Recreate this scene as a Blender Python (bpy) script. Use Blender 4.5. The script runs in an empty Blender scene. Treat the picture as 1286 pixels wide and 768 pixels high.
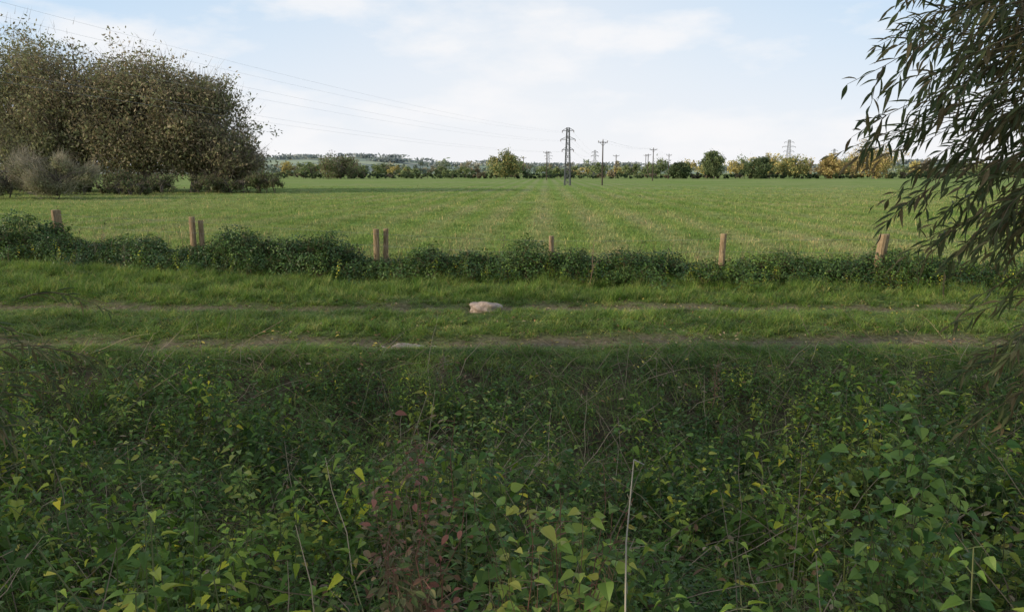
import bpy, math, random
import numpy as np
from mathutils import Vector, Matrix
random.seed(7); rng=np.random.default_rng(7)
scene=bpy.context.scene
scene.view_settings.view_transform='Standard'; scene.view_settings.look='None'; scene.view_settings.exposure=0

# ------------------------------------------------------------ node helpers
def new_mat(name):
    m=bpy.data.materials.new(name); m.use_nodes=True
    nt=m.node_tree; nt.nodes.clear()
    out=nt.nodes.new('ShaderNodeOutputMaterial'); return m,nt,out
def N(nt,t,**k):
    n=nt.nodes.new(t)
    for a,b in k.items(): setattr(n,a,b)
    return n
def noise(nt,vec,scale,detail=4,rough=.6):
    n=N(nt,'ShaderNodeTexNoise'); n.inputs['Scale'].default_value=scale; n.inputs['Detail'].default_value=detail; n.inputs['Roughness'].default_value=rough
    if vec is not None: nt.links.new(vec,n.inputs['Vector'])
    return n.outputs['Fac']
def ramp(nt,fac,stops):
    r=N(nt,'ShaderNodeValToRGB'); e=r.color_ramp.elements
    while len(e)<len(stops): e.new(.5)
    for i,(p,c) in enumerate(stops):
        e[i].position=p; e[i].color=(c[0],c[1],c[2],1) if not isinstance(c,(int,float)) else (c,c,c,1)
    nt.links.new(fac,r.inputs[0]); return r.outputs[0]
def mixc(nt,f,a,b,mode='MIX'):
    m=N(nt,'ShaderNodeMix',data_type='RGBA',blend_type=mode)
    for s,v in ((0,f),(6,a),(7,b)):
        if hasattr(v,'is_output'): nt.links.new(v,m.inputs[s])
        elif isinstance(v,(int,float)): m.inputs[s].default_value=v if s==0 else (v,v,v,1)
        else: m.inputs[s].default_value=(v[0],v[1],v[2],1)
    return m.outputs[2]
def math_(nt,op,a,b=0,c=None,clamp=False):
    m=N(nt,'ShaderNodeMath',operation=op); m.use_clamp=clamp
    for i,v in enumerate((a,b,c)):
        if v is None: continue
        if hasattr(v,'is_output'): nt.links.new(v,m.inputs[i])
        else: m.inputs[i].default_value=v
    return m.outputs[0]
def shader(nt,out,col,rough=.6,spec=.3,trans=0.0,bump=None,bstr=.5,bdist=.02):
    p=N(nt,'ShaderNodeBsdfPrincipled'); p.inputs['Roughness'].default_value=rough
    p.inputs['Specular IOR Level'].default_value=spec
    if hasattr(col,'is_output'): nt.links.new(col,p.inputs['Base Color'])
    else: p.inputs['Base Color'].default_value=(*col,1)
    if bump is not None:
        b=N(nt,'ShaderNodeBump'); b.inputs['Strength'].default_value=bstr; b.inputs['Distance'].default_value=bdist
        nt.links.new(bump,b.inputs['Height']); nt.links.new(b.outputs[0],p.inputs['Normal'])
    s=p.outputs[0]
    if trans>0:
        t=N(nt,'ShaderNodeBsdfTranslucent'); 
        if hasattr(col,'is_output'): nt.links.new(col,t.inputs[0])
        else: t.inputs[0].default_value=(*col,1)
        mx=N(nt,'ShaderNodeMixShader'); mx.inputs[0].default_value=trans
        nt.links.new(s,mx.inputs[1]); nt.links.new(t.outputs[0],mx.inputs[2]); s=mx.outputs[0]
    nt.links.new(s,out.inputs[0])
def pos(nt): return N(nt,'ShaderNodeNewGeometry').outputs['Position']
def inst_rand(nt): return N(nt,'ShaderNodeObjectInfo').outputs['Random']
def vcol(nt): return N(nt,'ShaderNodeVertexColor',layer_name='Col').outputs[0]

def leaf_mat(name,cols,trans=.25,rough=.55,spec=.3,patch=.6,lo=(.62,.68,.68),hi=(1.5,1.35,1.1)):
    m,nt,out=new_mat(name)
    c=ramp(nt,inst_rand(nt),[(i/(len(cols)-1) if len(cols)>1 else 0,k) for i,k in enumerate(cols)])
    nz=noise(nt,pos(nt),patch,3)
    c=mixc(nt,1.0,c,ramp(nt,nz,[(.32,lo),(.5,(1,1,1)),(.68,hi)]),'MULTIPLY')
    c=mixc(nt,1.0,c,vcol(nt),'MULTIPLY')
    shader(nt,out,c,rough,spec,trans); return m
def vc_mat(name,trans=.2,rough=.65,spec=.2):
    m,nt,out=new_mat(name); shader(nt,out,vcol(nt),rough,spec,trans); return m

def field_colour(nt):
    P=pos(nt); sep=N(nt,'ShaderNodeSeparateXYZ'); nt.links.new(P,sep.inputs[0])
    u=math_(nt,'SUBTRACT',sep.outputs[0],math_(nt,'MULTIPLY',sep.outputs[1],.045))
    n1=noise(nt,P,.12,5,.65); n2=noise(nt,P,.9,4,.7)
    base=ramp(nt,n1,[(.32,(.145,.235,.055)),(.5,(.195,.28,.08)),(.68,(.265,.31,.12))])
    row=math_(nt,'SINE',math_(nt,'MULTIPLY',math_(nt,'ADD',u,math_(nt,'MULTIPLY',n2,1.7)),2.4))
    row=math_(nt,'MULTIPLY_ADD',row,.5,.5)
    msk=ramp(nt,noise(nt,P,.035,2),[(.34,.08),(.6,.6)])
    base=mixc(nt,math_(nt,'MULTIPLY',row,msk),base,(.33,.315,.19))
    base=mixc(nt,ramp(nt,n2,[(.5,0.),(.75,.6)]),base,(.10,.16,.045))
    return base,P

# ------------------------------------------------------------ mesh helpers
class MB:
    def __init__(s): s.v=[];s.f=[];s.c=[];s.m=[]
    def obj(s,name,mats,link=True,smooth=False):
        me=bpy.data.meshes.new(name); me.from_pydata(s.v,[],s.f)
        ca=me.color_attributes.new('Col','FLOAT_COLOR','POINT')
        a=np.ones((len(s.v),4),dtype=np.float32); a[:,:3]=np.array(s.c); ca.data.foreach_set('color',a.ravel())
        me.polygons.foreach_set('material_index',np.array(s.m,dtype=np.int32))
        if smooth: me.polygons.foreach_set('use_smooth',np.ones(len(s.f),dtype=bool))
        for m in mats: me.materials.append(m)
        me.update(); o=bpy.data.objects.new(name,me)
        if link: scene.collection.objects.link(o)
        return o
    def quad_mesh_np(s,V,C,mi=0,k=4):
        b=len(s.v); n=len(V)
        s.v.extend(V.reshape(-1,3).tolist()); s.c.extend(np.repeat(C,k,axis=0).tolist())
        s.f.extend((np.arange(n*k).reshape(n,k)+b).tolist()); s.m.extend([mi]*n)
def nrm(v):
    v=np.asarray(v,float); return v/(np.linalg.norm(v)+1e-9)
def tube(mb,pts,rad,n=5,col=(1,1,1),mi=0,cap=True):
    pts=[np.asarray(p,float) for p in pts]; b=len(mb.v)
    for i,p in enumerate(pts):
        d=nrm(pts[min(i+1,len(pts)-1)]-pts[max(i-1,0)])
        a=np.cross(d,[0,0,1.]) if abs(d[2])<.95 else np.cross(d,[1.,0,0]); a=nrm(a); c=np.cross(d,a)
        for k in range(n):
            t=2*math.pi*k/n; mb.v.append(tuple(p+rad[i]*(a*math.cos(t)+c*math.sin(t)))); mb.c.append(col)
    for i in range(len(pts)-1):
        for k in range(n):
            mb.f.append((b+i*n+k,b+i*n+(k+1)%n,b+(i+1)*n+(k+1)%n,b+(i+1)*n+k)); mb.m.append(mi)
    if cap:
        mb.f.append(tuple(b+(len(pts)-1)*n+k for k in range(n))); mb.m.append(mi)
def curve_pts(a,b,sag=0,n=6,wob=0):
    a=np.asarray(a,float);b=np.asarray(b,float);o=[]
    for i in range(n+1):
        t=i/n; p=a+(b-a)*t; p[2]+=-sag*4*t*(1-t); 
        if wob and 0<i<n: p+=np.array([random.gauss(0,wob) for _ in range(3)])
        o.append(p)
    return o
PROF_NET=[0,.62,.95,.85,1.0,.78,.74,.5,.42,.2,0]
PROF_WIL=[0,.55,.95,1,.7,.35,0]
PROF_HEART=[.25,.95,1.0,.88,.62,.32,0]
PROF_OVAL=[0,.7,1,.95,.6,0]
def leaf(mb,p,d,up,L,W,prof,fold=.15,droop=.2,col=(1,1,1),mi=0):
    d=nrm(d); up=np.asarray(up,float); y=nrm(np.cross(up,d)); z=np.cross(d,y); p=np.asarray(p,float)
    n=len(prof)-1; b=len(mb.v)
    for i,w in enumerate(prof):
        t=i/n; s=p+d*L*t-z*droop*L*t*t; e=z*fold*W*w
        mb.v.append(tuple(s+y*W*.5*w+e)); mb.v.append(tuple(s)); mb.v.append(tuple(s-y*W*.5*w+e)); mb.c.extend([col]*3)
    for i in range(n):
        a=b+3*i
        mb.f.append((a,a+1,a+4,a+3)); mb.f.append((a+1,a+2,a+5,a+4)); mb.m.extend([mi,mi])
def rnd(a,b): return random.uniform(a,b)

# ------------------------------------------------------------ terrain
def sm(t): t=np.clip(t,0,1); return t*t*(3-2*t)
def rut1(x): return 11.25+.10*np.sin(x*.35)+.05*np.sin(x*1.3)
def rut2(x): return 14.2+.12*np.sin(x*.3+1)+.05*np.sin(x*1.1)
def zf(x,y):
    x=np.asarray(x,float); y=np.asarray(y,float)
    z=np.interp(y,[-60,0.5,2.5,4.5,6.5,8.3,10.0,12],[1.1,.8,.48,.08,-.3,-.3,.03,0])
    z=z+.035*np.sin(1.7*x+.6*y)*np.sin(1.1*y-.5*x)+.02*np.sin(4.1*x+1)*np.sin(3.7*y)*(y<18)
    z=z+.18*np.sin(.9*x+1.2*y+.6)*np.sin(1.3*y-.8*x)*sm((9.5-y)/2)*sm((y-1)/2)
    z=z+.04*np.exp(-((y-12.7)/.7)**2)
    z=z-.06*np.exp(-((y-rut1(x))/.28)**2)-.06*np.exp(-((y-rut2(x))/.28)**2)
    z=z+.3*sm((-x-3)/10)*sm((y-12)/6)*(1-sm((y-35)/30))
    return z
def spread(lo,hi,step,far,g=1.14):
    a=list(np.arange(lo,hi+1e-6,step)); s=step; v=a[-1]
    while v<far: s*=g; v+=s; a.append(v)
    return a
xr=spread(0,19,.16,5000); xs=np.array([-v for v in xr[:0:-1]]+xr)
ys=np.array([-v for v in spread(0,2,.3,120,1.3)[:0:-1]]+spread(0,21,.13,6000))
X,Y=np.meshgrid(xs,ys); Z=zf(X,Y)
nx,ny=len(xs),len(ys)
V=np.stack([X,Y,Z],-1).reshape(-1,3)
i=np.arange(ny-1)[:,None]*nx+np.arange(nx-1)[None,:]
F=np.stack([i,i+1,i+nx+1,i+nx],-1).reshape(-1,4)
me=bpy.data.meshes.new('ground'); me.vertices.add(len(V)); me.vertices.foreach_set('co',V.ravel())
me.loops.add(F.size); me.loops.foreach_set('vertex_index',F.ravel().astype(np.int32))
me.polygons.add(len(F)); me.polygons.foreach_set('loop_start',np.arange(len(F),dtype=np.int32)*4)
me.polygons.foreach_set('use_smooth',np.ones(len(F),dtype=bool)); me.update(calc_edges=True)
zone=np.zeros((len(V),4),np.float32); x,y=V[:,0],V[:,1]
zone[:,0]=np.maximum(np.exp(-((y-rut1(x))/.5)**2),np.exp(-((y-rut2(x))/.46)**2))
zone[:,1]=1-sm((y-9.6)/1.0); zone[:,2]=sm((y-18.2)/1.5); zone[:,3]=1
ca=me.color_attributes.new('Zone','FLOAT_COLOR','POINT'); ca.data.foreach_set('color',zone.ravel())
m,nt,out=new_mat('ground_soil_and_grass')
fc,P=field_colour(nt)
zn=N(nt,'ShaderNodeVertexColor',layer_name='Zone').outputs[0]; sp=N(nt,'ShaderNodeSeparateColor'); nt.links.new(zn,sp.inputs[0])
fine=noise(nt,P,14,5,.7); med=noise(nt,P,2.2,5,.65)
verge=ramp(nt,fine,[(.35,(.055,.065,.028)),(.6,(.11,.14,.045))])
soil=ramp(nt,fine,[(.3,(.09,.07,.045)),(.55,(.18,.145,.10)),(.75,(.30,.25,.19))])
litter=ramp(nt,fine,[(.35,(.05,.042,.026)),(.6,(.11,.085,.055)),(.8,(.2,.16,.10))])
fgr=math_(nt,'MULTIPLY_ADD',fine,.9,.5)
fc=mixc(nt,1.0,fc,fgr,'MULTIPLY')
c=mixc(nt,sp.outputs[2],verge,fc)
c=mixc(nt,sp.outputs[1],c,litter)
rf=math_(nt,'MULTIPLY',sp.outputs[0],ramp(nt,med,[(.36,.3),(.52,1.)]),clamp=True)
c=mixc(nt,rf,c,soil)
shader(nt,out,c,1,0,0,bump=fine,bstr=.8,bdist=.05)
me.materials.append(m); g=bpy.data.objects.new('ground',me); scene.collection.objects.link(g)

# ------------------------------------------------------------ instancing
def scatter(name,P,idx,scl,rot,templates):
    col=bpy.data.collections.new(name+'_parts')
    for o in templates: col.objects.link(o)
    me=bpy.data.meshes.new(name); me.vertices.add(len(P)); me.vertices.foreach_set('co',np.asarray(P,np.float32).ravel())
    a=me.attributes.new('idx','INT','POINT'); a.data.foreach_set('value',np.asarray(idx,np.int32))
    a=me.attributes.new('scl','FLOAT_VECTOR','POINT')
    scl=np.asarray(scl,np.float32); 
    if scl.ndim==1: scl=np.repeat(scl[:,None],3,1)
    a.data.foreach_set('vector',scl.ravel())
    a=me.attributes.new('rot','FLOAT_VECTOR','POINT'); a.data.foreach_set('vector',np.asarray(rot,np.float32).ravel())
    o=bpy.data.objects.new(name,me); scene.collection.objects.link(o)
    ng=bpy.data.node_groups.new(name+'_gn','GeometryNodeTree')
    ng.interface.new_socket('Geometry',in_out='INPUT',socket_type='NodeSocketGeometry')
    ng.interface.new_socket('Geometry',in_out='OUTPUT',socket_type='NodeSocketGeometry')
    gi=ng.nodes.new('NodeGroupInput'); go=ng.nodes.new('NodeGroupOutput')
    ip=ng.nodes.new('GeometryNodeInstanceOnPoints'); ci=ng.nodes.new('GeometryNodeCollectionInfo')
    ci.inputs['Collection'].default_value=col; ci.inputs['Separate Children'].default_value=True; ci.inputs['Reset Children'].default_value=True
    def na(nm,t):
        n=ng.nodes.new('GeometryNodeInputNamedAttribute'); n.data_type=t; n.inputs['Name'].default_value=nm
        return [s for s in n.outputs if s.enabled][0]
    e=ng.nodes.new('FunctionNodeEulerToRotation')
    L=ng.links.new
    L(gi.outputs[0],ip.inputs['Points']); L(ci.outputs[0],ip.inputs['Instance']); ip.inputs['Pick Instance'].default_value=True
    L(na('idx','INT'),ip.inputs['Instance Index']); L(na('rot','FLOAT_VECTOR'),e.inputs[0]); L(e.outputs[0],ip.inputs['Rotation'])
    L(na('scl','FLOAT_VECTOR'),ip.inputs['Scale']); L(ip.outputs[0],go.inputs[0])
    md=o.modifiers.new('scatter','NODES'); md.node_group=ng
    return o
def rots(n,tilt): return np.stack([rng.normal(0,tilt,n),rng.normal(0,tilt,n),rng.uniform(0,6.283,n)],-1)

# ---- grass templates
def grass_tpl(name,mat,nb,rad,h,w,bend,seg=3,brown=.10):
    mb=MB()
    for _ in range(nb):
        a=rnd(0,6.28); r=rad*math.sqrt(random.random()); hh=h*rnd(.5,1.15); b=bend*rnd(.2,1.3)*hh
        da=rnd(0,6.28); d=np.array([math.cos(da),math.sin(da),0]); s=np.array([-d[1],d[0],0])*w*rnd(.6,1.2)
        p=np.array([r*math.cos(a),r*math.sin(a),-.01]); k=rnd(.7,1.3); br=random.random()<brown
        c=(2.1*k,1.35*k,1.6*k) if br else (k*rnd(.9,1.1),k,k*.95); base=len(mb.v)
        for i in range(seg):
            t=i/seg; q=p+d*b*t*t+np.array([0,0,hh*(t-.25*t*t*bend)]); ww=s*(1-t*.6)
            mb.v.append(tuple(q-ww)); mb.v.append(tuple(q+ww)); mb.c+= [c,c]
        mb.v.append(tuple(p+d*b+np.array([0,0,hh*(1-.25*bend)]))); mb.c.append(c)
        for i in range(seg-1):
            q=base+2*i; mb.f.append((q,q+1,q+3,q+2)); mb.m.append(0)
        q=base+2*(seg-1); mb.f.append((q,q+1,q+2)); mb.m.append(0)
    return mb.obj(name,[mat],link=False)
m_verge=leaf_mat('verge_grass_blades',[(.105,.20,.032),(.145,.25,.044),(.185,.285,.058),(.235,.29,.095)],.38,.5,.2,1.1,(.6,.68,.6),(1.45,1.3,1.35))
mf,nt,out=new_mat('field_grass_blades'); fc,_=field_colour(nt)
c=mixc(nt,1.0,fc,vcol(nt),'MULTIPLY'); c=mixc(nt,1.0,c,ramp(nt,inst_rand(nt),[(0,(.8,.85,.75)),(1,(1.5,1.4,1.3))]),'MULTIPLY')
shader(nt,out,c,.6,.12,.35)
vg=[grass_tpl('verge_grass_%d'%k,m_verge,[20,26,16,30,12][k],[.10,.08,.12,.06,.11][k],[.16,.24,.12,.30,.20][k],[.004,.0045,.004,.004,.006][k],[.8,.9,.7,.8,1.4][k],3,[.1,.12,.2,.1,.5][k]) for k in range(5)]
n=31000
px=rng.uniform(-15,15,n); py=rng.uniform(9.6,18.3,n)
d1=abs(py-rut1(px)); d2=abs(py-rut2(px)); d=np.minimum(d1,d2)
wr=.36+.12*np.sin(px*1.7+py)*np.sin(px*.6)
bare1=np.clip((np.sin(px*.9+2)+np.sin(px*2.3)+1.1*np.sin(px*.37))*.5+.35,0,1)
bare2=np.clip((np.sin(px*.8+.6)+np.sin(px*1.9+1)+1.1*np.cos(px*.33))*.5+.45,0,1)
bare=np.where(d1<d2,bare1,bare2)          # bare stretches of the ruts come and go
keep=(d>wr)|((d>.2)&(rng.random(n)<.12))|(rng.random(n)<.03+.42*(1-bare))
keep&=~((py<10.4)&(rng.random(n)<(10.4-py)*.6))
keep&=~((abs(px+.5)<.5)&(py<14.3)&(py>13.2)&(rng.random(n)<.75))
px,py,d=px[keep],py[keep],d[keep]; n=len(px)
lump=.75+.4*np.sin(px*1.3+py*.9)*np.sin(py*2.1-px*.7)+.3*np.sin(px*4.1+1.3*py)*np.sin(py*3.7-px)+rng.normal(0,.25,n)
s=np.clip(lump*np.clip(d*1.5,.35,1),.25,1.8)
s*=np.where(py>15,1.1,np.where(py>11.8,.68,.5))
scatter('verge_grass',np.stack([px,py,zf(px,py)],-1),rng.choice(5,n,p=[.3,.2,.3,.08,.12]),np.stack([np.ones(n)*1.05,np.ones(n)*1.05,s],-1),rots(n,.16),vg)
fg=[grass_tpl('field_grass_%d'%k,mf,20,.17,.07+.02*k,.006,.9,2,.10) for k in range(4)]
n=90000
t=rng.random(n); py=18.6*(150/18.6)**(t**.95); px=rng.uniform(-1,1,n)*(py*.72+1.5)
sc=rng.lognormal(0,.3,n)*(.85+.012*np.minimum(py,60))
k=rng.random(n)<np.clip((150-py)/80,0,1); px,py,sc=px[k],py[k],sc[k]; n=len(px)
scatter('field_grass',np.stack([px,py,zf(px,py)],-1),rng.integers(0,4,n),sc,rots(n,.1),fg)

# ---- nettles
m_net=leaf_mat('nettle_leaves',[(.05,.115,.024),(.075,.155,.03),(.11,.205,.04),(.085,.17,.032),(.20,.30,.055),(.30,.36,.06)],.32,.5,.28,.75,(.5,.56,.55),(1.65,1.45,1.1))
m_stem=vc_mat('plant_stems',0,.7,.2)
def nettle(name,h,nodes,seed,L0=.075):
    random.seed(seed); mb=MB(); lean=np.array([rnd(-.2,.2),rnd(-.2,.2)])
    def sp(t): return np.array([lean[0]*h*t*t,lean[1]*h*t*t,h*t])
    tube(mb,[sp(k/5) for k in range(6)],[.0035*(1-.12*k) for k in range(6)],4,(.14,.15,.06),1)
    a0=rnd(0,3)
    for i in range(nodes):
        t=.22+.78*(i/(nodes-1))**.9; p=sp(t); size=L0*(1.05-.6*max(0,(t-.6)/.4))*rnd(.8,1.25)
        if t<.45: size*=.85
        for s in (0,1):
            if random.random()<.1: continue
            a=a0+i*math.pi/2+s*math.pi+rnd(-.35,.35); el=rnd(-.55,.35)+(.35 if t>.9 else 0)
            d=np.array([math.cos(a)*math.cos(el),math.sin(a)*math.cos(el),math.sin(el)]); k=rnd(.65,1.25)*(.55+.75*t)
            c=(k*1.1,k,k*.9) if random.random()>.05 else (3.2,2.1,1.2)
            tube(mb,[p,p+d*.022],[.0012,.001],3,(.14,.17,.06),1,False)
            leaf(mb,p+d*.02,d,(rnd(-.3,.3),rnd(-.3,.3),1),size*1.25,size*.68,PROF_NET,.3,rnd(.15,.6),c)
    return mb.obj(name,[m_net,m_stem],link=False)
nts=[nettle('nettle_%d'%k,[.45,.6,.85,.55,.75,.5,.35,.65][k],[7,8,11,8,10,8,6,9][k],k+10,[.062,.072,.058,.08,.052,.068,.06,.048][k]) for k in range(8)]
def low_cover(name,seed,nl,rad,hmax,L,prof,wr,mats):
    random.seed(seed); mb=MB()
    for _ in range(nl):
        a=rnd(0,6.28); r=rad*math.sqrt(random.random()); z=hmax*random.random()**.7*(1-.5*(r/rad)**2)
        aa=a+rnd(-1.3,1.3); el=rnd(-.6,.3); d=np.array([math.cos(aa)*math.cos(el),math.sin(aa)*math.cos(el),math.sin(el)])
        k=rnd(.6,1.35); ll=L*rnd(.5,1.3)
        leaf(mb,(r*math.cos(a),r*math.sin(a),z),d,(rnd(-.6,.6),rnd(-.6,.6),1),ll,ll*wr,prof,.2,rnd(.1,.5),(k*1.05,k,k*.9))
    for _ in range(max(3,nl//14)):
        a=rnd(0,6.28); r=rad*.3; b=rnd(0,6.28)
        tube(mb,curve_pts((r*math.cos(a),r*math.sin(a),-.02),(rad*math.cos(b),rad*math.sin(b),hmax*rnd(.3,.9)),-.05,4),[.004,.0035,.003,.0025,.002],3,(.13,.095,.055),1)
    return mb.obj(name,mats,link=False)
m_low=leaf_mat('ground_cover_leaves',[(.05,.105,.024),(.075,.15,.034),(.12,.205,.05)],.25,.5,.28,.8)
lows=[low_cover('low_cover_%d'%k,50+k,44,.24,.14,.04,PROF_OVAL,.62,[m_low,m_stem]) for k in range(3)]
n=6000
py=rng.uniform(1.7,10.0,n); px=rng.uniform(-1,1,n)*(py*.76+1.4)
dens=.45+.6*np.sin(px*1.1+1.7*np.sin(py*.8))*np.sin(py*1.2+px*.5)+.4*np.sin(px*2.7+py*2.1)
w=np.clip(dens,.01,1)*np.where(py>9.2,.4,1)
near_c=(np.abs(px)<.5)&(py<2.4)
k=(rng.random(n)<w*1.1+.03)&~near_c
px,py,dens=px[k],py[k],dens[k]; n=len(px)
s=rng.uniform(.45,1.25,n)*np.where(py>9,.42,np.where(py>8,.65,1))*(.7+.45*np.clip(dens,0,1))
scatter('nettles',np.stack([px,py,zf(px,py)],-1),rng.integers(0,8,n),s,rots(n,.22),nts)
n=4400
py=rng.uniform(1.5,10.6,n); px=rng.uniform(-1,1,n)*(py*.76+1.4)
k=(np.sin(px*1.9+py)*np.sin(py*1.7-px)+rng.normal(0,.3,n))>-.15
px,py=px[k],py[k]; n=len(px)
px=np.concatenate([px,rng.uniform(-14,14,600)]); py=np.concatenate([py,rng.choice([10.2,12.7,15.8],600)+rng.normal(0,.3,600)]); 
sc=np.where(np.arange(len(px))<n,rng.uniform(.6,1.35,len(px)),rng.uniform(.4,.75,len(px))); n=len(px)
sc=np.where((py>9.6)&(py<11),sc*.6,sc)
scatter('ground_cover_plants',np.stack([px,py,zf(px,py)],-1),rng.integers(0,3,n),sc,rots(n,.2),lows)
gb=[grass_tpl('bank_grass_%d'%k,m_verge,14,.09,.26,.003,1.2,4,.25) for k in range(2)]
n=5600
py=10.6-8.6*rng.random(n)**1.9; px=rng.uniform(-1,1,n)*(py*.76+1.4)
scatter('bank_grass',np.stack([px,py,zf(px,py)],-1),rng.integers(0,2,n),rng.uniform(.6,1.3,n)*np.where(py>9.5,.6,1),rots(n,.25),gb)
mb=MB(); random.seed(5)
for _ in range(1300):
    y=rnd(1.8,10.3); x=rnd(-1,1)*(y*.74+1); z=float(zf(x,y)); a=rnd(0,6.28); l=rnd(.25,1.0); e=rnd(0,.9)
    p=(x,y,z+.02); q=(x+l*math.cos(a)*math.cos(e),y+l*math.sin(a)*math.cos(e),z+.06+l*math.sin(e))
    k=rnd(.5,1.6); tube(mb,curve_pts(p,q,-.04,4,.012),[.004,.0035,.003,.0025,.0015],3,(.30*k,.22*k,.14*k))
mb.obj('dead_stems',[m_stem])
m_dead=vc_mat('fallen_leaf',.15)
mb=MB()
for _ in range(4600):
    y=rnd(1.8,15); x=rnd(-1,1)*(y*.74+1); z=float(zf(x,y))+rnd(.02,.35 if y<10 else .06); a=rnd(0,6.28); k=rnd(.5,1.5)
    c=random.choice([(.27,.15,.07),(.18,.11,.06),(.40,.32,.07),(.33,.25,.15)]); L=rnd(.03,.08)
    leaf(mb,(x,y,z),(math.cos(a),math.sin(a),rnd(-.5,.4)),(rnd(-.6,.6),rnd(-.6,.6),1),L,L*.4,PROF_OVAL,.3,rnd(-.3,.5),tuple(k*v for v in c))
mb.obj('fallen_leaves',[m_dead])

# ------------------------------------------------------------ hedge at the fence
m_br=leaf_mat('bramble_leaves',[(.035,.08,.022),(.05,.105,.027),(.07,.14,.033),(.12,.20,.05)],.2,.45,.3,.9)
hd=[low_cover('bramble_%d'%k,80+k,130,.38,.45,.065,PROF_OVAL,.7,[m_br,m_stem]) for k in range(4)]
def fence_y(x): return 18.9-.126*x
n=1700
px=rng.uniform(-17,15,n); off=rng.normal(-.15,.55,n); py=fence_y(px)-.25+off
h=.6+.3*np.sin(px*.8+1)+.28*np.sin(px*2.3)+.18*np.sin(px*5.1); h=np.clip(h+.35*sm((-px-2)/3)*(px>-7)+.6*sm((-px-11)/2),.25,1.5)
h=h*np.clip(1-.55*np.exp(-((px+8.5)/.6)**2)-.45*np.exp(-((px+3.4)/.5)**2)-.3*np.exp(-((px-1)/.4)**2)-.3*np.exp(-((px-8.5)/.5)**2),.3,1)
lay=rng.random(n); zz=zf(px,py)+lay*h*.68*np.exp(-(off/.9)**2)
scatter('bramble_hedge',np.stack([px,py,zz],-1),rng.integers(0,4,n),rng.uniform(.5,1.0,n),rots(n,.35),hd)
n=800; px=rng.uniform(-15,13,n); py=fence_y(px)-1.0+rng.normal(0,.45,n)
scatter('nettles.001',np.stack([px,py,zf(px,py)],-1),rng.integers(0,8,n),rng.uniform(.4,.85,n),rots(n,.2),nts)
mb=MB(); random.seed(9)
for _ in range(320):
    x=rnd(-16,13); y=fence_y(x)+rnd(-.6,.4); z=float(zf(x,y))+.2; k=rnd(.4,1.3)
    a=rnd(0,6.28); l=rnd(.3,.8)
    tube(mb,curve_pts((x,y,z),(x+l*.6*math.cos(a),y+l*.4*math.sin(a),z+rnd(.3,.9)),-.1,5,.02),[.006,.005,.004,.004,.003,.002],3,(.24*k,.17*k,.11*k))
mb.obj('bramble_canes',[m_stem])

# ------------------------------------------------------------ fence
m_wood,nt,out=new_mat('weathered_post_wood')
tc=N(nt,'ShaderNodeTexCoord').outputs['Object']; mp=N(nt,'ShaderNodeMapping'); mp.inputs['Scale'].default_value=(1,1,.12); nt.links.new(tc,mp.inputs[0])
g1=noise(nt,mp.outputs[0],40,5,.7)
shader(nt,out,ramp(nt,g1,[(.3,(.13,.085,.045)),(.5,(.27,.19,.105)),(.7,(.42,.32,.20))]),.8,.2,0,g1,.8,.012)
def post(x,y,top,r,lx=0,ly=0):
    z0=float(zf(x,y)); mb=MB(); H=top-z0+.15; random.seed(int(abs(x)*100))
    zs=[0,H*.3,H*.7,H-.012,H]; rr=[r*1.05,r*1.02,r,r*.99,r*.88]; b=0; n=12
    for z,q in zip(zs,rr):
        for k in range(n):
            a=6.2832*k/n; w=1+.06*math.sin(3*a+x)+rnd(-.02,.02)
            mb.v.append((q*w*math.cos(a)+lx*z,q*w*math.sin(a)+ly*z,z+(rnd(-.008,.008) if z>H*.9 else 0))); mb.c.append((1,1,1))
    for i in range(len(zs)-1):
        for k in range(n): mb.f.append((i*n+k,i*n+(k+1)%n,(i+1)*n+(k+1)%n,(i+1)*n+k)); mb.m.append(0)
    mb.f.append(tuple((len(zs)-1)*n+k for k in range(n))); mb.m.append(0)
    o=mb.obj('fence_post',[m_wood]); o.location=(x,y,z0-.15); return o
P6=[(-12.75,21.0,1.56,.12,-.02),(-8.55,20.0,1.43,.078,0),(-8.34,20.05,1.33,.066,.0),(-3.47,19.0,1.18,.075,.01),(-3.27,19.15,1.18,.066,.03),(.97,18.4,1.05,.062,.0),(5.07,18.0,1.14,.075,.03),(8.55,17.4,1.18,.115,.10)]
for p in P6: post(p[0],p[1],p[2],p[3],p[4])
m_wire,nt,out=new_mat('fence_wire'); shader(nt,out,(.22,.21,.2),.5,.5)
mb=MB()
main=[P6[i] for i in (0,1,3,5,6,7)]; main=[(-17.5,22,1.6)]+[(p[0],p[1],p[2]) for p in main]+[(13,17.1,1.1)]
for hz in (.12,.42):
    for a,b in zip(main[:-1],main[1:]):
        tube(mb,curve_pts((a[0],a[1]-.08,a[2]-hz),(b[0],b[1]-.08,b[2]-hz),.02,4),[.0022]*5,4,(1,1,1))
mb.obj('fence_wires',[m_wire])

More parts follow.
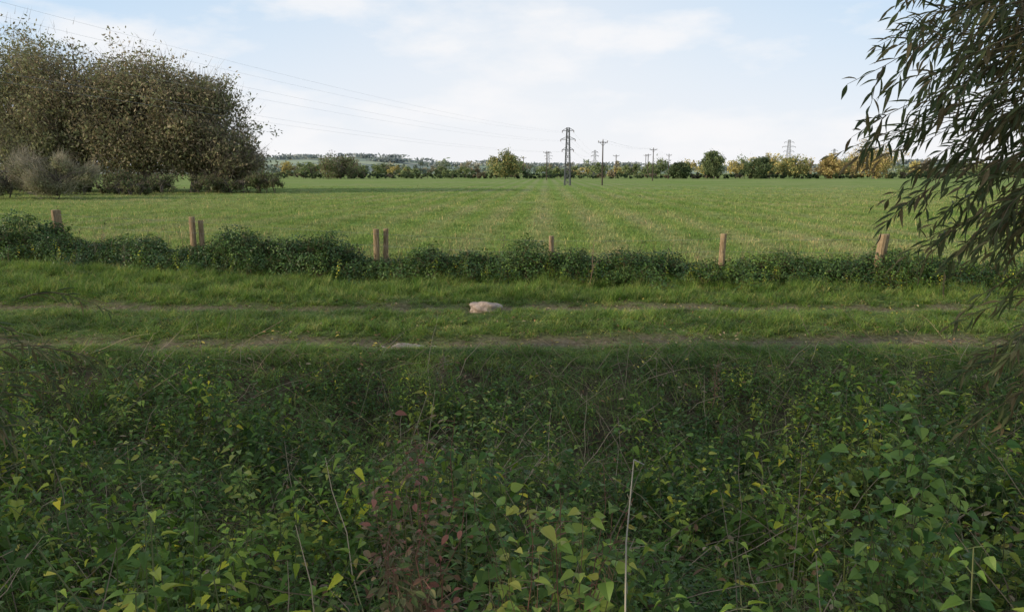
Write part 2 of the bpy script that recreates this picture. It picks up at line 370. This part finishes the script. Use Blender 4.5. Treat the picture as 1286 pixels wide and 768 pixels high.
# ------------------------------------------------------------ stones on the track
m_st,nt,out=new_mat('pale_stone'); q=noise(nt,N(nt,'ShaderNodeTexCoord').outputs['Object'],9,6,.7)
shader(nt,out,ramp(nt,q,[(.3,(.22,.165,.13)),(.55,(.40,.31,.25)),(.75,(.54,.44,.38))]),.85,.2,0,q,.8,.03)
def stone(name,x,y,sx,sy,sz,seed):
    import bmesh
    bm=bmesh.new(); bmesh.ops.create_icosphere(bm,subdivisions=4,radius=1); random.seed(seed)
    ph=[rnd(0,6) for _ in range(6)]
    for v in bm.verts:
        c=v.co; k=1+.14*math.sin(3*c.x+ph[0])*math.sin(3.5*c.y+ph[1])+.09*math.sin(6*c.z+ph[2]+4*c.x)+.04*math.sin(13*c.x+ph[3])*math.sin(11*c.y+ph[4])
        e=max(abs(c.x),abs(c.y),abs(c.z)); f=.6+.4/e*.6
        v.co=Vector((c.x*sx,c.y*sy,max(c.z,-.5)*sz*(1-.25*c.x)))*k*f
    me=bpy.data.meshes.new(name); bm.to_mesh(me); bm.free(); me.materials.append(m_st)
    for p in me.polygons: p.use_smooth=True
    o=bpy.data.objects.new(name,me); o.location=(x,y,float(zf(x,y))+sz*.5); scene.collection.objects.link(o)
stone('rock',-.5,13.95,.34,.24,.15,3)
stone('stone_slab',-1.6,11.1,.30,.2,.05,5)
mb_st=[(-1.95,11.0,.07,.05,.03),(-1.2,11.25,.05,.05,.02),(2.3,14.1,.06,.05,.03),(-3.1,11.1,.05,.05,.03)]
for k,(a,b,c1,c2,c3) in enumerate(mb_st): stone('pebble',a,b,c1,c2,c3,20+k)

# ------------------------------------------------------------ trees
m_bark,nt,out=new_mat('bark'); q=noise(nt,pos(nt),6,5,.7)
shader(nt,out,ramp(nt,q,[(.3,(.08,.068,.055)),(.7,(.2,.17,.14))]),.9,.1)
m_fol=vc_mat('tree_foliage',.25,.7,.1)
def leaf_cloud(C,size,cols,flat=0):
    n=len(C); a=rng.normal(size=(n,3)); a/=np.linalg.norm(a,axis=1)[:,None]
    b=np.cross(a,rng.normal(size=(n,3))); b/=np.linalg.norm(b,axis=1)[:,None]
    s=size*rng.uniform(.6,1.4,n)[:,None]
    V=np.stack([C-a*s,C+b*s*.42,C+a*s,C-b*s*.42],1)
    return V,cols
def crown_cols(n,pal,var=.25):
    pal=np.array(pal); i=rng.integers(0,len(pal),n); return pal[i]*rng.uniform(1-var,1+var,(n,1))
def tree(name,x,y,H,rx,ry,nleaf,size,pal,seed,z0f=.12,trunk=.35,lobes=26,twigs=1500,twl=1.2,lean=0,dens=.33,twcol=(.16,.13,.10),mb=None,rs=(.22,.42)):
    random.seed(seed); own=mb is None; mb=mb or MB(); z0=float(zf(x,y))
    cz=z0+H*(z0f+1)/2; rz=H*(1-z0f)/2
    tp=[np.array([x,y,z0-.2]),np.array([x+.1*rx,y,z0+H*.2]),np.array([x+rx*(.05+lean),y,z0+H*.5]),np.array([x+rx*lean,y,z0+H*.85])]
    tube(mb,tp,[trunk,trunk*.75,trunk*.45,trunk*.12],8,(1,1,1),0)
    cs=[]
    for k in range(lobes):
        u=np.array([random.gauss(0,1) for _ in range(3)]); u/=np.linalg.norm(u); r=rnd(.45,.86)
        if u[2]<-.3: r*=.9
        c=np.array([x+lean*rx+u[0]*rx*r,y+u[1]*ry*r,cz+u[2]*rz*r*(1 if u[2]>0 else .95)]); 
        cs.append((c,rnd(*rs)))
        t=rnd(.15,.7); st=tp[0]+(tp[3]-tp[0])*t
        tube(mb,curve_pts(st,c,-.4,4,.15),[trunk*.35*(1-t)+.05,trunk*.25*(1-t)+.04,.06,.04,.02],4,(1,1,1),0)
    per=rng.multinomial(nleaf,np.ones(lobes)/lobes); 
    for (c,r),nn in zip(cs,per):
        R=r*min(rx,rz)*1.15
        g=rng.normal(size=(nn,3)); g/=np.linalg.norm(g,axis=1)[:,None]; g*=rng.random((nn,1))**dens*R
        sub=rng.normal(size=(14,3))*R*.55; j=rng.integers(0,14,nn); mixm=rng.random((nn,1))<.6
        g=np.where(mixm,sub[j]+rng.normal(size=(nn,3))*R*.22,g)
        C=c+g*np.array([1.15,1.1,.9]); C[:,2]=np.maximum(C[:,2],z0+.15)
        tone=random.uniform(.75,1.3)
        V,cc=leaf_cloud(C,size,crown_cols(nn,pal)*tone); mb.quad_mesh_np(V,cc,1)
        nt_=twigs//lobes
        if nt_:
            d=rng.normal(size=(nt_,3)); d/=np.linalg.norm(d,axis=1)[:,None]
            out_=(c-np.array([x,y,cz-rz*.5])); out_/=np.linalg.norm(out_)+1e-6; d=d*.7+out_+np.array([0,0,.35]); d/=np.linalg.norm(d,axis=1)[:,None]
            a=c+rng.normal(size=(nt_,3))*R*.5; L=rng.uniform(.5,1.5,(nt_,1))*twl; s=np.cross(d,rng.normal(size=(nt_,3))); s/=np.linalg.norm(s,axis=1)[:,None]; s*=.010*twl+.010
            V=np.stack([a-s,a+s,a+d*L],1); V[...,2]=np.maximum(V[...,2],z0+.05)
            mb.quad_mesh_np(V,np.tile(np.array(twcol),(nt_,1))*rng.uniform(.7,1.4,(nt_,1)),1,3)
    if own: return mb.obj(name,[m_bark,m_fol])
BR=[(.27,.215,.125),(.225,.18,.11),(.30,.24,.15),(.18,.17,.085)]
OL=[(.23,.235,.11),(.19,.20,.095),(.27,.255,.13)]
for (x,y,H,r,nl,pal,s) in [(-66,104,20.5,8.5,26000,OL,1),(-57,101,21.2,7.4,26000,OL+BR,2),(-48.3,99,18.8,8.3,32000,BR+OL,3),(-41.5,98,15.4,6.4,25000,BR+OL,4),(-36.8,97,9.2,4.8,12000,BR+OL,5),(-78,106,19,8.5,10000,OL,6),(-52,107,15.5,9.5,13000,BR,7),(-62,99,12,6.5,13000,OL,8)]:
    tree('willow_tree',x,y,H,r,r*.85,nl,.22,pal,s,.0,.5,44,2800,1.7,twcol=(.23,.195,.15),rs=(.22,.42))
tree('grey_shrub',-43.5,72,4.0,4.6,3,10000,.10,[(.25,.24,.14),(.20,.20,.11)],11,0,.12,20,3500,1.0,twcol=(.32,.28,.2))
tree('grey_shrub',-49.5,74,4.8,4.6,3,10000,.10,[(.25,.23,.14),(.17,.18,.10)],12,0,.12,20,3200,1.0,twcol=(.30,.26,.19))
mb=MB()
for k in range(34):
    xx=-64+k*1.05+rnd(-.5,.5); tree('s',xx,rnd(84,92) if k<24 else rnd(92,97),rnd(1.2,3.0),rnd(1.6,2.8),1.5,900,.13,[(.09,.13,.05),(.13,.14,.065),(.18,.16,.09)],100+k,0,.05,7,160,.7,mb=mb)
mb.obj('scrub_bushes',[m_bark,m_fol])

DG=[(.09,.13,.06),(.12,.15,.07)]; YE=[(.50,.41,.15),(.42,.36,.14)]; OR=[(.42,.31,.14),(.36,.26,.13)]; MG=[(.22,.26,.11),(.18,.22,.10)]; DB=[(.22,.18,.11),(.17,.145,.095)]
mb=MB(); random.seed(33)
for k in range(150):
    xx=-112+k*2.25+rnd(-1,1); tree('h',xx,302+rnd(-2,6),rnd(1.6,3.5),rnd(2.2,3.2),2,240,.42,random.choice([DG,DG,MG,DB,DG]),200+k,0,.08,5,0,1,mb=mb)
mb.obj('distant_hedgerow',[m_bark,m_fol])
mb=MB(); random.seed(34)
xx=-112
while xx<240:
    w=rnd(3,6.5); right=xx>20
    H=rnd(4.5,8) if not right else rnd(5.5,11)
    if -55<xx<-10: H=rnd(3.0,5.5)
    if 10<xx<60: H=rnd(4,6.5)
    pal=random.choice([YE,MG,MG,YE,MG,DB,OR] if right else [MG,DB,MG,DG,MG,YE])
    tree('d',xx,rnd(318,400),H*1.05,w,3,640,.5,pal,int(400+xx),.02,.25,9,60,2,mb=mb); xx+=w*rnd(.6,1.5)
mb.obj('distant_trees',[m_bark,m_fol])
for (x,y,H,r,pal,s) in [(-68,298,10.2,10.5,DB+MG,51),(-2.8,298,10.2,7.4,YE+MG+MG,52),(80,300,11.8,4.6,DG+MG,53),(97,299,8.6,6,DG,54),(143,300,14.5,9,YE+OR,55),(66,301,7,5,DG,56),(113,303,9,6.5,YE+MG,57),(128,303,9,6.5,YE+OR,58)]:
    tree('field_tree',x,y,H,r,r*.8,7500,.36,pal,s,.0,.3,22,300,1.3,rs=(.28,.44))
mb=MB(); random.seed(35); xx=-420
HAZE_PAL=[[(.24,.28,.21),(.28,.30,.20)],[(.36,.32,.21),(.30,.27,.2)],[(.22,.26,.21)]]  # paler leaf colours, distance haze mixed into them
while xx<620:
    w=rnd(8,18); tree('w',xx,rnd(640,760),rnd(8,14),w,6,300,1.2,random.choice(HAZE_PAL),int(900+xx),.0,.3,9,0,2,mb=mb); xx+=w*rnd(.6,1.3)
mb.obj('distant_woodland',[m_bark,m_fol])

# hills
hx=np.linspace(-2600,2600,260); hy=np.linspace(1000,2600,60); HX,HY=np.meshgrid(hx,hy)
r=40*np.exp(-((HX+380)/420)**2)+20*np.exp(-((HX-900)/700)**2)+22*np.exp(-((HX+1500)/500)**2)
HZ=-1.5+sm((HY-1000)/900)*(r+5*np.sin(HX*.008)+3*np.sin(HX*.021+2))
V=np.stack([HX,HY,HZ],-1).reshape(-1,3); i=np.arange(59)[:,None]*260+np.arange(259)[None,:]
me=bpy.data.meshes.new('distant_hills'); me.from_pydata(V.tolist(),[],np.stack([i,i+1,i+261,i+260],-1).reshape(-1,4).tolist())
m,nt,out=new_mat('hazed_hill_fields'); P=pos(nt)
vo=N(nt,'ShaderNodeTexVoronoi'); vo.inputs['Scale'].default_value=.006; nt.links.new(P,vo.inputs['Vector'])
ve=N(nt,'ShaderNodeTexVoronoi',feature='DISTANCE_TO_EDGE'); ve.inputs['Scale'].default_value=.006; nt.links.new(P,ve.inputs['Vector'])
sc_=N(nt,'ShaderNodeSeparateColor'); nt.links.new(vo.outputs['Color'],sc_.inputs[0])
c=ramp(nt,sc_.outputs[0],[(.0,(.24,.32,.22)),(.4,(.33,.38,.27)),(.6,(.44,.43,.34)),(.8,(.22,.27,.24)),(1,(.3,.36,.26))])  # field and hedge colours paled and greyed to paint in aerial haze
c=mixc(nt,ramp(nt,ve.outputs['Distance'],[(.05,1.),(.09,0.)]),c,(.18,.21,.20))
shader(nt,out,c,1,0)
me.materials.append(m)
for p in me.polygons: p.use_smooth=True
o=bpy.data.objects.new('distant_hills',me); scene.collection.objects.link(o)
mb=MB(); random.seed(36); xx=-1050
while xx<1500:
    w=rnd(20,60); yy=rnd(1500,1850); ix=np.argmin(abs(hx-xx)); iy=np.argmin(abs(hy-yy)); zz=HZ[iy,ix]
    nn=160; C=np.stack([xx+rng.normal(0,w*.5,nn),yy+rng.normal(0,8,nn),zz+rng.uniform(0,7.5,nn)],-1)
    V,cc=leaf_cloud(C,4.0,crown_cols(nn,[(.24,.28,.28),(.29,.31,.28)],.12)); mb.quad_mesh_np(V,cc,1); xx+=w*rnd(.6,1.6)  # blue-grey leaf colours carry the haze of distance
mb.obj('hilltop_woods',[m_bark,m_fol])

# ------------------------------------------------------------ poles, pylons, cables
m_steel,nt,out=new_mat('galvanised_steel'); shader(nt,out,(.10,.105,.11),.6,.4)
m_pole,nt,out=new_mat('creosoted_pole'); shader(nt,out,(.07,.055,.045),.85,.2)
m_ins,nt,out=new_mat('insulator'); shader(nt,out,(.12,.07,.05),.3,.5)
m_cab,nt,out=new_mat('cable'); shader(nt,out,(.35,.36,.38),.6,.3)
def bar(mb,a,b,r,mi=0): tube(mb,[a,b],[r,r],4,(1,1,1),mi)
def lattice(x,y,H,w0,w1,arms,r,name='electricity_pylon',rot=0.0):
    mb=MB(); n=9; z0=0
    def cn(t,k):
        w=(w0+(w1-w0)*t)/2; sx=(-1,1,1,-1)[k]; sy=(-1,-1,1,1)[k]; return np.array([sx*w,sy*w,H*t])
    for k in range(4): bar(mb,cn(0,k),cn(1,k),r)
    for i in range(n):
        for k in range(4):
            a,b=cn(i/n,k),cn((i+1)/n,(k+1)%4); bar(mb,a,b,r*.6); bar(mb,cn(i/n,(k+1)%4),cn((i+1)/n,k),r*.6); bar(mb,cn((i+1)/n,k),b,r*.5)
    ends=[]
    for (t,L) in arms:
        z=H*t; w=(w0+(w1-w0)*t)/2
        for s in (-1,1):
            tip=np.array([s*L,0,z])
            for q in (-1,1):
                bar(mb,(s*w,q*w,z),tip,r*.8)
            bar(mb,(s*w,0,z+H*.045),tip,r*.7); 
            il=H*.035; tube(mb,[tip,tip-[0,0,il]],[r*1.1,r*1.3],6,(1,1,1),1); ends.append(tip-[0,0,il])
    o=mb.obj(name,[m_steel,m_ins]); o.location=(x,y,float(zf(x,y))-.05); o.rotation_euler=(0,0,rot)
    R=Matrix.Rotation(rot,3,'Z'); return [np.array(R@Vector(e))+np.array([x,y,z0]) for e in ends]
E=lattice(11.0,150,11.2,1.15,.5,[(.95,1.15),(.80,1.45),(.62,1.15)],.065,rot=-.28)
E2=lattice(-31,6,12.0,1.5,.55,[(.93,1.25),(.82,1.5),(.70,1.25)],.05,rot=-.28)
mb=MB()
for a,b in zip(E,E2): tube(mb,curve_pts(a,b,1.5,30),[.0045]*31,3,(1,1,1))
E3=lattice(36,330,12,1.5,.55,[(.93,1.3),(.80,1.6),(.60,1.3)],.08,rot=-.1)
for a,b in zip(E,E3): tube(mb,curve_pts(a,b,1.2,14),[.008]*15,3,(1,1,1))
def wpole(x,y,H,arm,r=.14,rot=0):
    mb=MB(); tube(mb,[(0,0,-.2),(0,0,H)],[r,r*.7],8,(1,1,1),0)
    c,s=math.cos(rot),math.sin(rot); e=[]
    bar(mb,(-arm*c,-arm*s,H-.35),(arm*c,arm*s,H-.35),.07); bar(mb,(-arm*.6*c,-arm*.6*s,H-.38),(0,0,H-1.1),.035); bar(mb,(arm*.6*c,arm*.6*s,H-.38),(0,0,H-1.1),.035)
    for t in (-.95,0,.95):
        p=np.array([arm*t*c,arm*t*s,H-.3 if t else H]); tube(mb,[p,p+[0,0,.13],p+[0,0,.3]],[.05,.08,.04],6,(1,1,1),1); e.append(p+[x,y,.3])
    o=mb.obj('telegraph_pole',[m_pole,m_ins]); o.location=(x,y,0); return e
ch=[wpole(17.9,150,8.7,.95,.15,.1),wpole(42,226,9.5,1.1,.16,.1),wpole(62,300,9.5,1.1,.17,.1)]
for A,B in zip(ch[:-1],ch[1:]):
    for a,b in zip(A,B): tube(mb,curve_pts(a,b,.7,12),[.007]*13,3,(1,1,1))
wpole(11.8,258,9.5,1.2,.16); wpole(42.5,310,9.5,1.3,.2); wpole(57,318,10,1.2,.2); wpole(74,420,12,1.3,.22); wpole(5,330,9,1.2,.18)
mb.obj('overhead_cables',[m_cab])
lattice(291,800,36,6,1.6,[(.93,5),(.8,7),(.67,5.5)],.14)
lattice(500,1180,38,6,1.6,[(.93,5),(.8,7),(.67,5.5)],.18)
lattice(60,1250,36,6,1.6,[(.93,5),(.8,7),(.67,5.5)],.18)

# ------------------------------------------------------------ near willow at the right (trunk just out of frame)
m_wl=vc_mat('willow_leaf',.4,.45,.3); random.seed(77)
def willow_twig(mb,pts,n_l,L=.10,W=.015,pal=None,r=.004,prof=PROF_WIL,mi=1,hang=.3,stemcol=(.16,.12,.07)):
    tube(mb,pts,[r*(1-.8*k/(len(pts)-1)) for k in range(len(pts))],4,stemcol,2)
    m=len(pts)-1
    for k in range(n_l):
        t=(.12+.88*k/(n_l-1))*m; i=min(int(t),m-1); f=t-i; p=pts[i]*(1-f)+pts[i+1]*f; d=nrm(pts[i+1]-pts[i])
        s=nrm(np.cross(d,[0,1.,.2]))*(1 if k%2 else -1)
        dd=nrm(d*rnd(.6,1.2)+s*rnd(.2,.8)+np.array([rnd(-.3,.3),rnd(-.5,.5),-hang*rnd(.0,1.6)]))
        c=random.choice(pal); q=rnd(.65,1.35); l=L*rnd(.65,1.2)*(1 if t<m*.85 else .75)
        leaf(mb,p,dd,(rnd(-.7,.7),rnd(-.9,.4),1),l,W*rnd(.8,1.2),prof,.35,rnd(0,.35),(c[0]*q,c[1]*q,c[2]*q),mi)
WP=[(.14,.16,.06),(.115,.14,.052),(.20,.17,.07),(.24,.18,.085),(.09,.12,.045),(.16,.18,.065)]
mb=MB()
tr=[np.array(p,float) for p in [(4.7,3.6,0.3),(4.5,3.5,1.4),(4.1,3.4,2.6),(3.9,3.6,4.2),(4.2,3.8,6.0)]]
tube(mb,tr,[.24,.2,.16,.1,.04],10,(1,1,1),0)
limbs=[]
for (a,b,s) in [(tr[2],(2.35,3.1,3.25),-.15),(tr[1],(2.5,3.0,2.35),-.1),(tr[3],(2.6,3.4,3.9),-.2),(tr[2],(2.6,2.6,2.9),-.15),(tr[1],(2.6,3.4,1.75),-.1),(tr[3],(5.5,5,5),-.2),(tr[3],(5.8,2.2,4.7),-.2),(tr[4],(3.6,2.4,6.6),-.1)]:
    L_=curve_pts(a,b,s,6,.03); tube(mb,L_,[.07,.055,.045,.035,.026,.018,.012],6,(1,1,1),0); limbs.append(L_)
SP=[((2.35,3.1,3.2),(1.40,3.0,3.06),3),((2.3,3.0,3.12),(1.28,2.95,2.93),3),((2.3,3.1,3.0),(1.38,3.1,2.74),4),((2.4,3.2,3.35),(1.55,3.2,3.22),5),
((2.35,3.0,2.95),(1.42,3.0,2.62),4),((2.4,3.0,2.85),(1.5,2.9,2.47),4),((2.4,3.1,2.8),(1.62,3.2,2.40),4),((2.4,2.9,2.7),(1.75,2.9,2.3),4),
((2.5,3.0,2.6),(1.82,3.1,2.15),4),((2.5,3.0,2.45),(1.80,3.0,1.98),3),((2.4,3.3,3.5),(1.75,3.2,3.3),6),
((2.6,3.4,3.9),(1.9,3.3,3.45),5),((2.6,3.3,3.7),(1.8,3.2,3.15),6),((2.3,2.9,3.25),(1.75,2.8,2.85),6),((2.3,2.8,3.0),(1.8,2.7,2.6),5),
((2.6,3.4,1.85),(1.95,3.3,1.6),3),((2.6,3.4,1.75),(1.95,3.2,1.35),2),((2.4,3.1,3.1),(1.65,3.0,2.95),6),((2.5,3.1,2.8),(1.95,3.0,2.55),6),((2.5,3.3,2.5),(1.98,3.2,2.3),5),((2.5,3.4,3.3),(1.9,3.3,3.1),6)]
for a,b,ns in SP:
    for r_ in range(ns):
        a2=np.array(a)+[rnd(-.12,.15),rnd(-.3,.4),rnd(-.1,.12)]; b2=np.array(b)+[rnd(-.02,.3),rnd(-.35,.45),rnd(-.13,.13)]
        if r_==0: b2=np.array(b,float)
        pts=curve_pts(a2,b2,-rnd(.04,.12),7,.008); willow_twig(mb,pts,random.randint(18,27),.10,.0145,WP)
        for _ in range(2):
            i=random.randint(2,6); p=pts[i]; e=p+np.array([rnd(-.25,-.05),rnd(-.15,.15),-rnd(.02,.22)])
            willow_twig(mb,curve_pts(p,e,-.02,4,.004),random.randint(8,12),.095,.0135,WP,.0025)
for _ in range(320):
    L_=random.choice(limbs); p=L_[random.randint(2,6)]+np.array([rnd(-.2,.9),rnd(-.8,.6),rnd(-.2,.9)])
    if p[0]<2.65: p[0]+=.8
    e=p+np.array([rnd(-.1,.5),rnd(-.5,.3),-rnd(.2,.6)])
    willow_twig(mb,curve_pts(p,e,-.06,4,.01),12,.11,.016,WP)
mb.obj('willow_tree',[m_bark,m_wl,m_stem])
mb=MB()
for _ in range(14):
    a=np.array([-2.3+rnd(-.15,.1),3.1+rnd(-.3,.3),1.8+rnd(-.2,.25)]); b=a+np.array([rnd(.15,.5),rnd(-.2,.2),rnd(-.2,.08)])
    willow_twig(mb,curve_pts(a,b,-.05,6,.008),13,.09,.013,WP)
for _ in range(4):
    tube(mb,curve_pts((-2.8+rnd(-.1,.1),3.1,.3),(-2.35,3.1+rnd(-.2,.2),1.85),0,5,.02),[.014,.012,.01,.008,.007,.005],5,(.16,.13,.08),2)
mb.obj('willow_sapling',[m_bark,m_wl,m_stem])

# ------------------------------------------------------------ nearest foreground plants
m_vine=vc_mat('vine_leaf',.4,.45,.3)
def leafy(mb,c,r,n,L,pal,prof,wr,stems=8,base=None,red=True):
    for _ in range(stems):
        t=np.array([c[0]+rnd(-1,1)*r[0],c[1]+rnd(-1,1)*r[1],c[2]+rnd(.1,1)*r[2]]); b=np.array([c[0]+rnd(-.5,.5)*r[0],c[1]+rnd(-.5,.5)*r[1],base])
        pts=curve_pts(b,t,-.03,8,.018); col=random.choice([(.22,.10,.07),(.16,.13,.06),(.20,.12,.07)] if red else [(.14,.16,.05),(.12,.12,.05)])
        tube(mb,pts,[.0032-.0003*k for k in range(9)],4,col,1)
        m=n//stems
        for k in range(m):
            f=rnd(2.5,8); i=min(int(f),7); p=pts[i]*(1-(f-i))+pts[i+1]*(f-i)+np.array([rnd(-.02,.02),rnd(-.02,.02),rnd(-.02,.02)]); a=rnd(0,6.28)
            d=np.array([math.cos(a),math.sin(a),rnd(-.5,.4)]); q=rnd(.7,1.3); cc=random.choice(pal); l=L*rnd(.5,1.25)
            p2=p+nrm(d)*rnd(.02,.06); tube(mb,[p,p2],[.0012,.001],3,col,1,False)
            leaf(mb,p2,d,(rnd(-.6,.6),rnd(-.9,.3),1),l,l*wr,prof,.2,rnd(.1,.5),(cc[0]*q,cc[1]*q,cc[2]*q))
YG=[(.36,.44,.08),(.26,.37,.07),(.17,.27,.05),(.48,.46,.09),(.12,.20,.04)]
RB=[(.30,.16,.09),(.19,.18,.07),(.36,.24,.12),(.14,.17,.055),(.38,.15,.10)]
GR=[(.10,.21,.045),(.15,.26,.055),(.20,.31,.07),(.08,.16,.04)]
random.seed(3)
mb=MB(); leafy(mb,(.13,2.2,1.2),(.27,.22,.50),440,.052,YG,PROF_HEART,.8,28,.4); mb.obj('bindweed_plant',[m_vine,m_stem])
mb=MB(); leafy(mb,(-.30,2.25,1.15),(.17,.2,.74),700,.034,RB+[(.12,.17,.05)],PROF_OVAL,.5,22,.4); mb.obj('red_stemmed_weed',[m_vine,m_stem])
mb=MB(); leafy(mb,(.0,2.6,1.0),(.35,.25,.6),420,.045,GR,PROF_NET,.55,18,.3,False); mb.obj('green_weed',[m_vine,m_stem])
mb=MB(); leafy(mb,(1.5,2.75,1.05),(.32,.25,.80),460,.054,GR+[(.28,.38,.08),(.22,.34,.07)],PROF_HEART,.75,26,.3,False); mb.obj('climbing_vine',[m_vine,m_stem])
mb=MB(); leafy(mb,(-1.45,2.3,1.0),(.3,.25,.42),120,.05,YG+[(.75,.62,.09),(.7,.55,.08)],PROF_HEART,.7,10,.3,False); mb.obj('bindweed_plant',[m_vine,m_stem])
for (cx,cy,cz,rr,nn) in [(-1.5,4.6,.2,.5,200),(-2.6,5.6,0,.6,170),(-4.4,7.6,-.1,1.2,260),(1.2,5.0,.1,.6,170),(3.2,6.2,-.1,.8,200),(-.2,7.0,-.1,.9,200)]:
    mb=MB(); leafy(mb,(cx,cy,cz),(rr,rr*.7,.8),nn,.07,(YG if cx<0 else GR+YG),PROF_NET,.5,14,cz-.3,False); mb.obj('green_weed',[m_vine,m_stem])
mb=MB(); pts=[np.array(p) for p in [(.33,2.05,.45),(.325,2.03,.9),(.335,2.0,1.25),(.33,2.0,1.55),(.345,2.0,1.80)]]
tube(mb,pts,[.0036,.0034,.003,.0026,.0016],6,(.46,.41,.32),0)
for k in range(4):
    p=pts[2]+(pts[4]-pts[2])*(k/4); tube(mb,[p,p+np.array([rnd(-.03,.03),0,.035])],[.0014,.0008],4,(.35,.3,.22),0)
tube(mb,[pts[4],pts[4]+[.03,0,-.015]],[.002,.001],4,(.4,.36,.3),0); mb.obj('dry_stalk',[m_stem])
def dock(x,y,h,col):
    mb=MB(); z=float(zf(x,y)); pts=curve_pts((x,y,z),(x+.1*h,y,z+h),0,8,.01); tube(mb,pts,[.008-.0007*k for k in range(9)],5,col)
    for k in range(110):
        i=rnd(3,8); j=int(i)-1; p=pts[j]+(pts[j+1]-pts[j])*random.random()+np.array([rnd(-.05,.05),rnd(-.05,.05),rnd(-.02,.03)]); a=rnd(0,6.28)
        leaf(mb,p,(math.cos(a),math.sin(a),rnd(-.2,1)),(0,0,1),rnd(.02,.05),.015,PROF_OVAL,.2,.2,(col[0]*rnd(.6,1.3),col[1],col[2]))
    for k in range(5):
        p=pts[3+k%4]; a=rnd(0,6.28); tube(mb,[p,p+np.array([.12*math.cos(a),.12*math.sin(a),.18])],[.004,.002],4,col)
    mb.obj('dead_dock_plant',[m_stem])
dock(1.78,16.9,1.3,(.26,.17,.11)); dock(-.3,20.5,.95,(.19,.15,.10)); dock(-9.6,18.3,.7,(.2,.16,.10)); dock(5.6,18.3,.8,(.2,.15,.09)); dock(1.4,18.6,.8,(.16,.16,.08)); dock(-10.8,19.2,.6,(.17,.15,.09)); dock(2.4,8.6,.7,(.28,.17,.10)); dock(-.9,8.9,.6,(.25,.18,.11))
mb=MB(); random.seed(44)
for _ in range(300):
    y=rnd(21,90); x=rnd(-1,1)*y*.72; z=float(zf(x,y)); k=rnd(.6,1.2)
    for _ in range(7):
        a=rnd(0,6.28); leaf(mb,(x,y,z),(math.cos(a),math.sin(a),rnd(.3,1.6)),(0,0,1),rnd(.1,.26),.05,PROF_OVAL,.2,.5,(.10*k,.16*k,.045*k))
mb.obj('field_weeds',[m_fol])

# ------------------------------------------------------------ trees on the near bank, left of and behind the viewpoint (they shade the foreground)
for (x,y,H,r,s) in [(-10,1.0,8.0,2.6,61),(-16,1.8,9.5,3.0,62),(-24,1.0,10.5,3.6,63),(0,-10,9,4,65)]:
    tree('willow_tree',x,y,H,r,r,3800,.22,[(.10,.14,.05),(.15,.15,.07)],s,.2,.3,22,200,1.2)

# ------------------------------------------------------------ light
az=math.radians(-106); el=math.radians(19)
sd=Vector((math.sin(az)*math.cos(el),math.cos(az)*math.cos(el),math.sin(el)))
L=bpy.data.lights.new('sun','SUN'); L.energy=4.2; L.angle=math.radians(.6); L.color=(1,.86,.66)
o=bpy.data.objects.new('sun',L); o.rotation_euler=(-sd).to_track_quat('-Z','Y').to_euler(); o.location=(-30,-20,40); scene.collection.objects.link(o)
w=bpy.data.worlds.new('World'); scene.world=w; w.use_nodes=True; nt=w.node_tree; nt.nodes.clear()
out=N(nt,'ShaderNodeOutputWorld'); bg=N(nt,'ShaderNodeBackground'); bg.inputs[1].default_value=.15; nt.links.new(bg.outputs[0],out.inputs[0])
sky=N(nt,'ShaderNodeTexSky',sky_type='NISHITA'); sky.sun_disc=False; sky.sun_elevation=el; sky.sun_rotation=az; sky.dust_density=1.5
tc=N(nt,'ShaderNodeTexCoord').outputs['Generated']; sx=N(nt,'ShaderNodeSeparateXYZ'); nt.links.new(tc,sx.inputs[0])
hz=ramp(nt,sx.outputs[2],[(0.,.97),(.12,.95),(.25,.88),(.6,.35)])
mp=N(nt,'ShaderNodeMapping'); mp.inputs['Scale'].default_value=(3.2,3.2,9); mp.inputs['Location'].default_value=(.35,.2,.45); nt.links.new(tc,mp.inputs[0])
cl=noise(nt,mp.outputs[0],1.2,8,.55); cf=ramp(nt,cl,[(.49,0.),(.61,.7),(.75,1.)])
side=math_(nt,'ABSOLUTE',math_(nt,'ADD',sx.outputs[0],-.02))
bl=math_(nt,'MULTIPLY_ADD',math_(nt,'MULTIPLY',side,sx.outputs[2]),6.5,math_(nt,'MULTIPLY',sx.outputs[2],1.5),clamp=True)
hc=mixc(nt,bl,(6.25,6.25,6.4),(3.7,5.0,6.4))
c=mixc(nt,hz,sky.outputs[0],hc); c=mixc(nt,cf,c,(6.45,6.4,6.45)); nt.links.new(c,bg.inputs[0])

# ------------------------------------------------------------ camera
cam=bpy.data.cameras.new('camera'); cam.sensor_width=36; cam.lens=36*936/1286; cam.clip_end=12000; cam.clip_start=.05
o=bpy.data.objects.new('camera',cam); o.location=(0,0,2.6); o.rotation_euler=(math.radians(90-10.17),0,0); scene.collection.objects.link(o); scene.camera=o
